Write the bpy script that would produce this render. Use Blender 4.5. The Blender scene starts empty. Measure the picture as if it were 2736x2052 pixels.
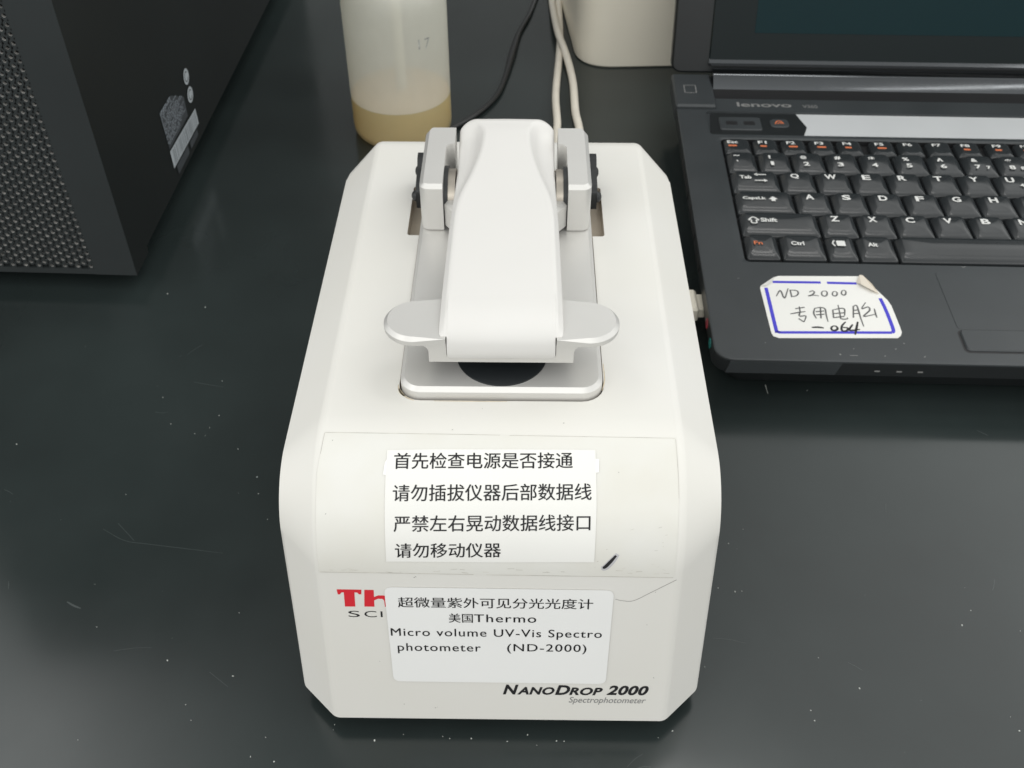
import bpy, bmesh, math, random
from mathutils import Vector, Matrix

random.seed(7)
S = bpy.context.scene
COL = S.collection
R = math.radians

# ------------------------------------------------------------------ camera
cam = bpy.data.cameras.new("camera")
cam.sensor_width = 36.0
cam.lens = 36.0 * 2776.0 / 2736.0
cam.clip_start = 0.01
cam.clip_end = 50
cam.dof.use_dof = True
cam.dof.focus_distance = 0.315
cam.dof.aperture_fstop = 40
camo = bpy.data.objects.new("camera", cam)
COL.objects.link(camo)
camo.location = (0, 0, 0.3425)
camo.rotation_euler = (R(90 - 43.6), 0, 0)
S.camera = camo

# ------------------------------------------------------------------ world: a lit laboratory around the bench
W = bpy.data.worlds.new("World")
S.world = W
W.use_nodes = True
nt = W.node_tree
nt.nodes.clear()
wo = nt.nodes.new("ShaderNodeOutputWorld")
bg = nt.nodes.new("ShaderNodeBackground")
tc = nt.nodes.new("ShaderNodeTexCoord")


def wmath(op, a, b):
    n = nt.nodes.new("ShaderNodeMath")
    n.operation = op
    for i, v in enumerate((a, b)):
        if v is None:
            continue
        if isinstance(v, (int, float)):
            n.inputs[i].default_value = v
        else:
            nt.links.new(v, n.inputs[i])
    return n.outputs[0]


def blob(az, el, amp, sharp):
    d = (math.sin(R(az)) * math.cos(R(el)), math.cos(R(az)) * math.cos(R(el)), math.sin(R(el)))
    n = nt.nodes.new("ShaderNodeVectorMath")
    n.operation = 'DOT_PRODUCT'
    nt.links.new(tc.outputs["Generated"], n.inputs[0])
    n.inputs[1].default_value = d
    v = wmath('MAXIMUM', n.outputs["Value"], 0.0)
    v = wmath('POWER', v, sharp)
    return wmath('MULTIPLY', v, amp)


tot = None
for b in [(180, 36, 1.45, 3.6), (0, 90, 0.22, 10.0), (50, 43, 1.8, 9.0), (-52, 56, 3.6, 90.0), (-5, 24, 0.18, 12.0), (-90, 20, 1.25, 3.5), (94, 20, 1.0, 3.5)]:
    v = blob(*b)
    tot = v if tot is None else wmath('ADD', tot, v)
tot = wmath('ADD', tot, 0.07)
bg.inputs["Color"].default_value = (0.985, 1.0, 0.985, 1)
nt.links.new(tot, bg.inputs["Strength"])
nt.links.new(bg.outputs[0], wo.inputs["Surface"])


# ------------------------------------------------------------------ lamps of the room and two added fill lamps
def area(name, loc, target, sx, sy, L, color=(1, 0.98, 0.95)):
    l = bpy.data.lights.new(name, 'AREA')
    l.shape = 'RECTANGLE'
    l.size, l.size_y = sx, sy
    l.energy = math.pi * L * sx * sy
    l.color = color
    o = bpy.data.objects.new(name, l)
    COL.objects.link(o)
    o.location = loc
    o.rotation_euler = (Vector(target) - Vector(loc)).to_track_quat('-Z', 'Y').to_euler()
    return o


area("ceiling_or_fill_lamp", (1.45, -0.02, 2.0), (1.2, 0.3, 0), 1.55, 0.075, 6.8)
area("ceiling_or_fill_lamp", (0.50, 0.92, 2.0), (0.25, 0.45, 0), 0.60, 0.18, 8.0)  # added lamp, only there to put glare on the key tops
area("ceiling_or_fill_lamp", (-0.85, 0.10, 2.0), (-0.6, 0.3, 0), 1.0, 0.12, 2.6)
area("ceiling_or_fill_lamp", (0.05, -2.6, 2.3), (0.0, 0.4, 0.1), 2.2, 0.5, 3.9)
area("ceiling_or_fill_lamp", (-2.2, -1.5, 2.0), (0.0, 0.3, 0.05), 1.4, 0.5, 5.0)  # added fill lamp, brightens the left chamfer of the instrument

vs = S.view_settings
vs.view_transform = 'Standard'
vs.look = 'None'
vs.exposure = 0.0
vs.gamma = 1.0
vs.use_curve_mapping = False
S.render.resolution_x, S.render.resolution_y = 1024, 768


# ------------------------------------------------------------------ materials
def mat(name, color, rough=0.5, metal=0.0, spec=0.5, coat=0.0, var=None, bump=None, rvar=None, emis=None, coord="Object"):
    m = bpy.data.materials.new(name)
    m.use_nodes = True
    t = m.node_tree
    p = t.nodes["Principled BSDF"]
    p.inputs["Base Color"].default_value = (*color, 1)
    p.inputs["Roughness"].default_value = rough
    p.inputs["Metallic"].default_value = metal
    p.inputs["Specular IOR Level"].default_value = spec
    p.inputs["Coat Weight"].default_value = coat
    p.inputs["Coat Roughness"].default_value = 0.08
    tcn = t.nodes.new("ShaderNodeTexCoord")

    def noise(scale, detail=4, stretch=None):
        n = t.nodes.new("ShaderNodeTexNoise")
        n.inputs["Scale"].default_value = scale
        n.inputs["Detail"].default_value = detail
        if stretch:
            mp = t.nodes.new("ShaderNodeMapping")
            mp.inputs["Scale"].default_value = stretch
            t.links.new(tcn.outputs[coord], mp.inputs["Vector"])
            t.links.new(mp.outputs[0], n.inputs["Vector"])
        else:
            t.links.new(tcn.outputs[coord], n.inputs["Vector"])
        return n
    if var:
        scale, amt = var[0], var[1]
        tint = var[2] if len(var) > 2 else (1, 1, 1)
        n = noise(scale)
        r = t.nodes.new("ShaderNodeValToRGB")
        r.color_ramp.elements[0].position = 0.3
        r.color_ramp.elements[1].position = 0.7
        r.color_ramp.elements[0].color = (*[c * (1 - amt) * tint[i] for i, c in enumerate(color)], 1)
        r.color_ramp.elements[1].color = (*[min(1, c * (1 + amt)) for c in color], 1)
        t.links.new(n.outputs["Fac"], r.inputs[0])
        t.links.new(r.outputs[0], p.inputs["Base Color"])
    if rvar:
        n = noise(rvar[0])
        mr = t.nodes.new("ShaderNodeMapRange")
        mr.inputs[3].default_value = rough - rvar[1]
        mr.inputs[4].default_value = rough + rvar[1]
        mr.inputs[1].default_value = 0.3
        mr.inputs[2].default_value = 0.7
        t.links.new(n.outputs["Fac"], mr.inputs[0])
        t.links.new(mr.outputs[0], p.inputs["Roughness"])
    if bump:
        n = noise(bump[0], 3)
        b = t.nodes.new("ShaderNodeBump")
        b.inputs["Strength"].default_value = bump[1]
        b.inputs["Distance"].default_value = bump[2] if len(bump) > 2 else 0.0002
        t.links.new(n.outputs["Fac"], b.inputs["Height"])
        t.links.new(b.outputs[0], p.inputs["Normal"])
    if emis:
        p.inputs["Emission Color"].default_value = (*emis[0], 1)
        p.inputs["Emission Strength"].default_value = emis[1]
    return m


M = {}
M['bench'] = mat("bench_top", (0.0205, 0.0275, 0.0270), 0.19, spec=0.5, var=(7, 0.30), rvar=(11, 0.06), bump=(1400, 0.02, 0.00006))
M['white'] = mat("white_plastic", (0.735, 0.724, 0.692), 0.45, spec=0.4, var=(14, 0.018, (1, 0.995, 0.97)), bump=(3500, 0.06, 0.00005))
M['armwhite'] = mat("arm_plastic", (0.715, 0.702, 0.678), 0.45, spec=0.4, var=(20, 0.012), bump=(3500, 0.05, 0.00005))
M['slot'] = mat("slot_interior", (0.50, 0.44, 0.36), 0.6, var=(60, 0.1))
M['alu'] = mat("anodised_aluminium", (0.685, 0.675, 0.65), 0.40, metal=0.45, var=(40, 0.02), bump=(6000, 0.10, 0.00004))
M['lug'] = mat("hinge_metal", (0.40, 0.365, 0.315), 0.36, metal=0.7, var=(90, 0.15))
M['black'] = mat("black_rubber", (0.018, 0.020, 0.021), 0.45, var=(50, 0.1))
M['disc'] = mat("black_disc", (0.014, 0.017, 0.019), 0.5, spec=0.4, bump=(4000, 0.08, 0.00005))
M['paper'] = mat("paper_label", (0.80, 0.793, 0.76), 0.55, spec=0.3, var=(35, 0.012))
M['paper2'] = mat("glossy_label", (0.85, 0.85, 0.835), 0.30, spec=0.5, var=(28, 0.012))
M['tape'] = mat("clear_tape_over_plastic", (0.715, 0.708, 0.67), 0.38, spec=0.35, var=(45, 0.02, (1, 0.99, 0.96)), bump=(260, 0.10, 0.0003))
M['tabs'] = mat("glossy_tape_tab", (0.88, 0.88, 0.86), 0.15, spec=0.5)
M['tapeedge'] = mat("tape_edge_dirt", (0.52, 0.50, 0.45), 0.5, var=(160, 0.25))
M['ink'] = mat("black_ink", (0.012, 0.012, 0.014), 0.5)
M['greyink'] = mat("grey_ink", (0.22, 0.22, 0.22), 0.5)
M['fadeink'] = mat("faded_ink", (0.42, 0.43, 0.41), 0.5, var=(400, 0.5))
M['smudge'] = mat("ink_smudge", (0.50, 0.495, 0.51), 0.5)
M['hair'] = mat("hair_grey", (0.28, 0.27, 0.26), 0.5)
M['red'] = mat("red_print", (0.66, 0.022, 0.035), 0.45)
M['deck'] = mat("laptop_soft_plastic", (0.035, 0.040, 0.043), 0.44, spec=0.5, var=(16, 0.12), rvar=(30, 0.05), bump=(5000, 0.10, 0.00005))
M['side'] = mat("laptop_side", (0.012, 0.014, 0.015), 0.4, var=(40, 0.1))
M['key'] = mat("key_plastic", (0.024, 0.027, 0.029), 0.22, spec=0.5, var=(40, 0.08), bump=(6000, 0.10, 0.00004))
M['keywell'] = mat("key_well", (0.012, 0.012, 0.013), 0.5)
M['legend'] = mat("key_legend", (0.72, 0.72, 0.70), 0.5)
M['orange'] = mat("key_legend_orange", (0.62, 0.17, 0.07), 0.5)
M['gloss'] = mat("glossy_black", (0.006, 0.007, 0.009), 0.05, spec=0.55, rvar=(30, 0.02))
M['chrome'] = mat("dark_chrome", (0.085, 0.09, 0.095), 0.12, metal=1.0, rvar=(30, 0.03))
M['silver'] = mat("silver_strip", (0.60, 0.615, 0.625), 0.30, metal=0.1, spec=0.5, var=(25, 0.03))
M['screen'] = mat("screen_glass", (0.003, 0.020, 0.024), 0.06, spec=0.2)
M['bezel'] = mat("bezel_gloss", (0.005, 0.010, 0.011), 0.12, spec=0.28)
M['faint'] = mat("faint_print", (0.22, 0.22, 0.215), 0.5)
M['blue'] = mat("blue_border", (0.055, 0.045, 0.55), 0.5)
M['pencil'] = mat("pen_grey", (0.11, 0.11, 0.11), 0.5)
M['beige'] = mat("sticker_back", (0.72, 0.655, 0.56), 0.5)
M['tower'] = mat("tower_paint", (0.027, 0.032, 0.033), 0.40, spec=0.5, var=(12, 0.1), bump=(3000, 0.08, 0.00008))
M['towershade'] = mat("tower_paint_shaded", (0.010, 0.0125, 0.0125), 0.5, spec=0.25, var=(12, 0.1))  # darker copy of the tower paint: shade of the side put into the colour
M['hole'] = mat("perforation_metal", (0.36, 0.355, 0.34), 0.45, var=(220, 0.45))
M['cavity'] = mat("tower_cavity", (0.006, 0.006, 0.006), 0.7)
M['decal'] = mat("grey_decal", (0.46, 0.50, 0.53), 0.4, var=(70, 0.06))
M['decal2'] = mat("dim_decal", (0.050, 0.057, 0.064), 0.45, var=(120, 0.2))
M['decalt'] = mat("label_print", (0.24, 0.27, 0.30), 0.4)
M['decal3'] = mat("barcode_grey", (0.22, 0.25, 0.27), 0.4)
M['cream'] = mat("cream_plastic", (0.82, 0.775, 0.66), 0.4, var=(14, 0.02))
M['cable'] = mat("cable_white", (0.74, 0.69, 0.60), 0.45, var=(70, 0.08))
M['bcable'] = mat("cable_black", (0.014, 0.015, 0.016), 0.4)
M['dust'] = mat("dust_flakes", (0.52, 0.54, 0.51), 0.7, var=(300, 0.4))
M['scratch'] = mat("scratch_mark", (0.048, 0.058, 0.057), 0.4, var=(40, 0.3))
M['jackred'] = mat("jack_red", (0.40, 0.04, 0.06), 0.4)
M['jackgreen'] = mat("jack_green", (0.02, 0.22, 0.20), 0.4)


def translucent(name, color, transp, tcolor, rough=0.35, trl=0.4):
    m = bpy.data.materials.new(name)
    m.use_nodes = True
    t = m.node_tree
    p = t.nodes["Principled BSDF"]
    out = [n for n in t.nodes if n.type == 'OUTPUT_MATERIAL'][0]
    p.inputs["Base Color"].default_value = (*color, 1)
    p.inputs["Roughness"].default_value = rough
    tl = t.nodes.new("ShaderNodeBsdfTranslucent")
    tl.inputs["Color"].default_value = (*color, 1)
    tr = t.nodes.new("ShaderNodeBsdfTransparent")
    tr.inputs["Color"].default_value = (*tcolor, 1)
    m1 = t.nodes.new("ShaderNodeMixShader")
    m1.inputs[0].default_value = trl
    m2 = t.nodes.new("ShaderNodeMixShader")
    n = t.nodes.new("ShaderNodeTexNoise")
    n.inputs["Scale"].default_value = 60
    tcn = t.nodes.new("ShaderNodeTexCoord")
    t.links.new(tcn.outputs["Object"], n.inputs["Vector"])
    mr = t.nodes.new("ShaderNodeMapRange")
    mr.inputs[3].default_value = transp - 0.04
    mr.inputs[4].default_value = transp + 0.04
    t.links.new(n.outputs["Fac"], mr.inputs[0])
    t.links.new(mr.outputs[0], m2.inputs[0])
    t.links.new(p.outputs[0], m1.inputs[1])
    t.links.new(tl.outputs[0], m1.inputs[2])
    t.links.new(m1.outputs[0], m2.inputs[1])
    t.links.new(tr.outputs[0], m2.inputs[2])
    t.links.new(m2.outputs[0], out.inputs["Surface"])
    return m


M['ldpe'] = translucent("bottle_plastic", (0.93, 0.93, 0.85), 0.34, (0.98, 0.98, 0.95), 0.26, 0.4)
M['ldpewet'] = translucent("bottle_plastic_wetted", (0.95, 0.89, 0.64), 0.50, (0.99, 0.96, 0.84), 0.22, 0.5)
M['liquid'] = translucent("amber_liquid", (0.94, 0.80, 0.42), 0.36, (0.80, 0.62, 0.28), 0.2, 0.5)
M['liquidtop'] = translucent("amber_liquid_surface", (0.95, 0.72, 0.46), 0.15, (0.9, 0.75, 0.5), 0.2, 0.2)
M['tube'] = mat("dip_tube", (0.70, 0.68, 0.60), 0.4)


# ------------------------------------------------------------------ helpers (all shapes in millimetres)
def link(name, me, mats, parent=None, smooth=30):
    for m in (mats if isinstance(mats, (list, tuple)) else [mats]):
        me.materials.append(m)
    o = bpy.data.objects.new(name, me)
    COL.objects.link(o)
    o.parent = parent
    if smooth:
        for p in me.polygons:
            p.use_smooth = True
        me.set_sharp_from_angle(angle=R(smooth))
    return o


def obj(name, bm, mats, parent=None, smooth=30, wn=False):
    bmesh.ops.scale(bm, vec=(0.001,) * 3, verts=bm.verts)
    bmesh.ops.recalc_face_normals(bm, faces=bm.faces)
    me = bpy.data.meshes.new(name)
    bm.to_mesh(me)
    bm.free()
    o = link(name, me, mats, parent, smooth)
    if wn:
        md = o.modifiers.new("normals", 'WEIGHTED_NORMAL')
        md.keep_sharp = True
    return o


def thing(name, label, cat, loc=(0, 0, 0), rot=(0, 0, 0), group=None):
    o = bpy.data.objects.new(name, None)
    COL.objects.link(o)
    o.empty_display_size = 0.02
    o.location = loc
    o.rotation_euler = rot
    tag(o, label, cat, group)
    return o


def tag(o, label, cat, group=None):
    o["label"] = label
    o["category"] = cat
    if group:
        o["group"] = group
    return o


def loops(bm, rings, cap0=True, cap1=True, mi=0, closed=True):
    vs = [[bm.verts.new(p) for p in r] for r in rings]
    n = len(rings[0])
    fs = []
    for a, b in zip(vs, vs[1:]):
        for i in range(n if closed else n - 1):
            j = (i + 1) % n
            fs.append(bm.faces.new((a[i], a[j], b[j], b[i])))
    if cap0:
        fs.append(bm.faces.new(vs[0][::-1]))
    if cap1:
        fs.append(bm.faces.new(vs[-1]))
    for f in fs:
        f.material_index = mi
    return vs


def rrect(x0, y0, x1, y1, r, n=5):
    pts = []
    for cx, cy, a in ((x1 - r, y0 + r, -90), (x1 - r, y1 - r, 0), (x0 + r, y1 - r, 90), (x0 + r, y0 + r, 180)):
        for k in range(n + 1):
            t = R(a + 90 * k / n)
            pts.append((cx + r * math.cos(t), cy + r * math.sin(t)))
    return pts


def inset(poly, d):
    """shrinks a counter-clockwise outline by d (mitred)"""
    out = []
    n = len(poly)
    for i in range(n):
        p0, p1, p2 = Vector(poly[i - 1]), Vector(poly[i]), Vector(poly[(i + 1) % n])
        e1, e2 = (p1 - p0), (p2 - p1)
        if e1.length < 1e-6 or e2.length < 1e-6:
            out.append(tuple(p1))
            continue
        e1.normalize()
        e2.normalize()
        n1, n2 = Vector((-e1.y, e1.x)), Vector((-e2.y, e2.x))
        b = n1 + n2
        k = d / max(0.3, (1 + n1.dot(n2)))
        out.append((p1.x + b.x * k, p1.y + b.y * k))
    return out


def prism(bm, poly, z0, z1, ctop=0.0, cbot=0.0, mi=0):
    rings = []
    if cbot:
        rings.append([(x, y, z0) for x, y in inset(poly, cbot)])
        rings.append([(x, y, z0 + cbot) for x, y in poly])
    else:
        rings.append([(x, y, z0) for x, y in poly])
    if ctop:
        rings.append([(x, y, z1 - ctop) for x, y in poly])
        rings.append([(x, y, z1) for x, y in inset(poly, ctop)])
    else:
        rings.append([(x, y, z1) for x, y in poly])
    loops(bm, rings, mi=mi)


def box(bm, x0, y0, z0, x1, y1, z1, c=0.0, mi=0):
    prism(bm, [(x0, y0), (x1, y0), (x1, y1), (x0, y1)], z0, z1, c, 0, mi)


def round_poly(pts, radii, n=4, closed=True):
    out = []
    m = len(pts)
    for i, p in enumerate(pts):
        r = radii[i] if isinstance(radii, (list, tuple)) else radii
        if r <= 0 or (not closed and i in (0, m - 1)):
            out.append(tuple(p))
            continue
        p0, p1, p2 = Vector(pts[i - 1]), Vector(p), Vector(pts[(i + 1) % m])
        a = p1 + (p0 - p1).normalized() * min(r, (p0 - p1).length * 0.49)
        b = p1 + (p2 - p1).normalized() * min(r, (p2 - p1).length * 0.49)
        for k in range(n + 1):
            t = k / n
            out.append(tuple(a * (1 - t) ** 2 + p1 * 2 * t * (1 - t) + b * t * t))
    return out


def catmull(pts, n=6):
    P = [Vector(p) for p in pts]
    P = [P[0] * 2 - P[1]] + P + [P[-1] * 2 - P[-2]]
    out = []
    for i in range(1, len(P) - 2):
        for k in range(n):
            t = k / n
            a, b, c, d = P[i - 1:i + 3]
            out.append(0.5 * ((2 * b) + (c - a) * t + (2 * a - 5 * b + 4 * c - d) * t * t + (3 * b - a - 3 * c + d) * t ** 3))
    out.append(P[-2])
    return out


def tube(bm, pts, r, n=12, mi=0, caps=True):
    P = [Vector(p) for p in pts]
    rings = []
    for i, p in enumerate(P):
        t = (P[min(i + 1, len(P) - 1)] - P[max(i - 1, 0)]).normalized()
        up = Vector((0, 0, 1)) if abs(t.z) < 0.9 else Vector((1, 0, 0))
        a = t.cross(up).normalized()
        b = a.cross(t)
        rr = r[i] if isinstance(r, (list, tuple)) else r
        rings.append([p + (a * math.cos(2 * math.pi * k / n) + b * math.sin(2 * math.pi * k / n)) * rr for k in range(n)])
    loops(bm, rings, caps, caps, mi)


def lathe(bm, prof, n=48, c=(0, 0), cap0=True, cap1=True, mi=0):
    rings = [[(c[0] + r * math.cos(2 * math.pi * k / n), c[1] + r * math.sin(2 * math.pi * k / n), z) for k in range(n)] for r, z in prof]
    loops(bm, rings, cap0, cap1, mi)


def boolean(o, cutters):
    for c in cutters:
        md = o.modifiers.new("cut", 'BOOLEAN')
        md.operation = 'DIFFERENCE'
        md.solver = 'EXACT'
        md.object = c
    dg = bpy.context.evaluated_depsgraph_get()
    me = bpy.data.meshes.new_from_object(o.evaluated_get(dg))
    o.modifiers.clear()
    old = o.data
    o.data = me
    bpy.data.meshes.remove(old)
    for c in cutters:
        me2 = c.data
        bpy.data.objects.remove(c)
        bpy.data.meshes.remove(me2)
    for p in me.polygons:
        p.use_smooth = True
    me.set_sharp_from_angle(angle=R(30))


# ---- lettering: outlines of Blender's own font, as flat polygons
def text2d(s, offset=0.0, shear=0.0, space=1.0):
    c = bpy.data.curves.new("lettering", 'FONT')
    c.body = s
    c.offset = offset
    c.shear = shear
    c.space_character = space
    c.resolution_u = 4
    o = bpy.data.objects.new("lettering", c)
    COL.objects.link(o)
    dg = bpy.context.evaluated_depsgraph_get()
    me = bpy.data.meshes.new_from_object(o.evaluated_get(dg))
    V = [(v.co.x, v.co.y) for v in me.vertices]
    F = [tuple(p.vertices) for p in me.polygons]
    bpy.data.objects.remove(o)
    bpy.data.curves.remove(c)
    bpy.data.meshes.remove(me)
    return V, F


def fit(vf, x0, x1, y0, y1, tilt=0.0):
    V, F = vf
    ax, bx = min(v[0] for v in V), max(v[0] for v in V)
    ay, by = min(v[1] for v in V), max(v[1] for v in V)
    out = []
    for x, y in V:
        u, w = (x - ax) / (bx - ax), (y - ay) / (by - ay)
        out.append((x0 + u * (x1 - x0), y0 + w * (y1 - y0) + tilt * u))
    return out, F


def ribbon(pts, w, taper=False):
    """a flat pen stroke along 2-D points"""
    P = [Vector((p[0], p[1], 0)) for p in pts]
    P = [Vector((p.x, p.y)) for p in (catmull(P, 5) if len(P) > 2 else P)]
    V, F = [], []
    n = len(P)
    for i, p in enumerate(P):
        t = (P[min(i + 1, n - 1)] - P[max(i - 1, 0)])
        t = t.normalized() if t.length > 1e-6 else Vector((1, 0))
        k = w / 2 * (1 if not taper else 0.55 + 0.45 * math.sin(math.pi * (i + 0.6) / (n + 0.2)))
        V += [(p.x - t.y * k, p.y + t.x * k), (p.x + t.y * k, p.y - t.x * k)]
        if i:
            F.append((2 * i - 2, 2 * i - 1, 2 * i + 1, 2 * i))
    return V, F


def merge(parts):
    V, F = [], []
    for v, f in parts:
        o = len(V)
        V += list(v)
        F += [tuple(i + o for i in ff) for ff in f]
    return V, F


def poly(pts):
    return list(pts), [tuple(range(len(pts)))]


def flat(bm, vf, z, mi=0):
    """adds flat lettering at height z to a bmesh"""
    vs = [bm.verts.new((x, y, z)) for x, y in vf[0]]
    for f in vf[1]:
        try:
            bm.faces.new([vs[i] for i in f]).material_index = mi
        except ValueError:
            pass


# ================================================================== the bench
bm = bmesh.new()
prism(bm, rrect(-900, -120, 1100, 1700, 6, 3), -25, 0, 1.5)
o = obj("bench_top", bm, M['bench'])
o["kind"] = "structure"
o["label"] = "dark slate grey laboratory bench top with dust specks"

# ================================================================== the spectrophotometer
SP = thing("spectrophotometer", "white desktop spectrophotometer with hinged sample arm, taped labels on its sloping front", "instrument",
           (-0.0043, 0.1823, 0), (0, 0, R(-0.7)))
SLOPE = 0.2273


def front_profile(rad, top, y0, z0, sl):
    a = math.atan(1 / sl)
    zc = top - rad
    zs = zc + rad * math.cos(a)
    ys = y0 + (zs - z0) * sl
    yc = ys + rad * math.sin(a)
    return a, zc, yc, ys, zs


def side_outline(rad, top, y0, yback, rb, sl, n=14):
    a, zc, yc, ys, zs = front_profile(rad, top, y0, 7.5, sl)
    pts = [(y0 + 0.6, 7.3), (y0 + 0.2, 8.1)]
    for i in range(n + 1):
        ph = a * (1 - i / n)
        pts.append((yc - rad * math.sin(ph), zc + rad * math.cos(ph)))
    for i in range(9):
        ph = R(90 * i / 8)
        pts.append((yback - rb + rb * math.sin(ph), top - rb + rb * math.cos(ph)))
    pts.append((yback, 7.3))
    return pts


A_, B_ = 57.3, 70.4
inner = side_outline(40, 104.5, -0.8, 232, 14, SLOPE)
outer = side_outline(22, 94.6, 11.9, 220, 14, 0.205)
bm = bmesh.new()
rings = [[(x, y, z) for y, z in prof] for x, prof in ((-B_, outer), (-A_, inner), (A_, inner), (B_, outer))]
vsr = loops(bm, rings)
crease = []
for ring in vsr:
    n = len(ring)
    for i in range(n - 1):
        e = bm.edges.get((ring[i], ring[i + 1]))
        if e:
            crease.append(e)
bmesh.ops.bevel(bm, geom=crease, offset=1.6, segments=4, profile=0.5, affect='EDGES', clamp_overlap=True)
housing = obj("housing", bm, [M['white'], M['slot']], SP)
cut = bmesh.new()
prism(cut, rrect(-33.9, 59.6, 33.9, 199, 7.6, 6), 97, 110)
for f in cut.faces:
    f.material_index = 1
c1 = obj("cutter", cut, [M['white'], M['slot']], SP)
cut = bmesh.new()
for s in (-1, 1):
    prism(cut, rrect(min(s * 33.0, s * 38.6), 151.6, max(s * 33.0, s * 38.6), 186, 1.2, 3), 98.2, 110)
for f in cut.faces:
    f.material_index = 1
c2 = obj("cutter", cut, [M['white'], M['slot']], SP)
bpy.context.view_layer.update()
boolean(housing, [c1, c2])
md = housing.modifiers.new("normals", 'WEIGHTED_NORMAL')
md.keep_sharp = True

# feet
for x in (-42, 42):
    for y in (32, 200):
        bm = bmesh.new()
        lathe(bm, [(6.5, 0), (7, 0.6), (7, 8)], 24, (x, y))
        obj("foot", bm, M['black'], SP)

# pedestal plate, black disc, lower pedestal
bm = bmesh.new()
prism(bm, rrect(-33.3, 60.3, 33.3, 192, 7.0, 10), 98, 108.9, 1.4)
obj("pedestal_plate", bm, M['alu'], SP)
bm = bmesh.new()
lathe(bm, [(15.1, 108.85), (15.1, 109.25), (14.8, 109.4), (2.2, 109.4), (2.0, 112.5)], 64, (0, 77))
obj("pedestal_disc", bm, M['disc'], SP)

# hinge blocks
def mirror(pts, s):
    return pts if s > 0 else [(-x, y) for x, y in pts][::-1]


for s in (1, -1):
    bm = bmesh.new()
    rings = []
    for z, d in ((109.0, 0.4), (109.4, 0.0), (127.6, 0.0), (129.1, 1.5)):
        p = [(23.6, 148.5 + d)]
        p += [(29.0 + (3.4 - d) * math.cos(R(a)), 151.9 + (3.4 - d) * math.sin(R(a))) for a in range(-90, 1, 15)]
        p += [(29.2 + (3.2 - d) * math.cos(R(a)), 187.6 + 3.4 * math.sin(R(a))) for a in range(0, 91, 15)]
        p += [(20.4, 191.0), (20.4, 179.0)]
        p += [(21.2 + 2.4 * math.cos(R(a)), 176.2 + 2.4 * math.sin(R(a))) for a in range(90, -1, -18)]
        rings.append([(x, y, z) for x, y in mirror(p, s)])
    loops(bm, rings)
    obj("hinge_block", bm, M['alu'], SP)
    # sprung bracket standing in the slot beside the block, with two domed screws
    bm = bmesh.new()
    pr = round_poly([(169.8, 104.5), (169.8, 112.6), (173, 114.6), (181, 116.2), (184.5, 119.4), (188.5, 119.4), (190, 117), (190, 104.5)], 0.9, 3)
    x0, x1 = (32.5, 36.2) if s > 0 else (-36.2, -32.5)
    loops(bm, [[(x, y, z) for y, z in pr] for x in (x0, x1)])
    br = obj("spring_bracket", bm, M['black'], SP)
    for (yy, zz, rr, hh) in ((171.6, 109.6, 2.3, 2.0), (183.5, 113.5, 2.2, 1.2)):
        bm = bmesh.new()
        rings = []
        for k in range(7):
            t = R(90 * k / 6)
            xx = s * (36.1 + hh * math.sin(t))
            rings.append([(xx, yy + rr * max(0.04, math.cos(t)) * math.cos(2 * math.pi * j / 20), zz + rr * max(0.04, math.cos(t)) * math.sin(2 * math.pi * j / 20)) for j in range(20)])
        loops(bm, rings)
        obj("screw_head", bm, M['black'], br, 60)
    # hinge lug and black washer between arm and block
    bm = bmesh.new()
    lug = [(148.6, 110), (148.6, 114)] + [(160 + 10.6 * math.cos(R(a)), 117 + 10.6 * math.sin(R(a))) for a in range(170, -21, -10)] + [(170, 110)]
    xa, xb = sorted((s * 19.2, s * 21.9))
    loops(bm, [[(x, y, z) for y, z in lug] for x in (xa, xb)])
    obj("hinge_lug", bm, M['lug'], SP)
    bm = bmesh.new()
    xa, xb = sorted((s * 21.9, s * 23.75))
    loops(bm, [[(x, 160.5 + 11.4 * math.cos(2 * math.pi * k / 40), 117.0 + 11.4 * math.sin(2 * math.pi * k / 40)) for k in range(40)] for x in (xa, xb)])
    obj("hinge_washer", bm, M['black'], SP)

# lower metal arm with the two finger tabs
bm = bmesh.new()
zb = 116.0
U = [(-23.3, zb), (23.3, zb), (23.3, 120.4)] + [(23.3 + 2.6 * (1 - math.cos(R(a))), 120.4 + 2.6 * math.sin(R(a))) for a in (30, 60, 90)] + [(25.9, 123.4), (17.6, 123.4)]
U += [(17.6, 119.2)] + [(16.6 + math.cos(R(a)), 119.2 - math.sin(R(a))) for a in (30, 60, 90)]
U += [(-x, z) for x, z in U[::-1]]
Uo = []
for p in U:
    if not Uo or (abs(p[0] - Uo[-1][0]) + abs(p[1] - Uo[-1][1])) > 1e-4:
        Uo.append(p)
if abs(Uo[0][0] - Uo[-1][0]) + abs(Uo[0][1] - Uo[-1][1]) < 1e-4:
    Uo.pop()
loops(bm, [[(x, y, z) for x, z in Uo] for y in (65.75, 88.0)])
box(bm, -15.5, 86, 112.5, 15.5, 152, 119.0)
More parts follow.
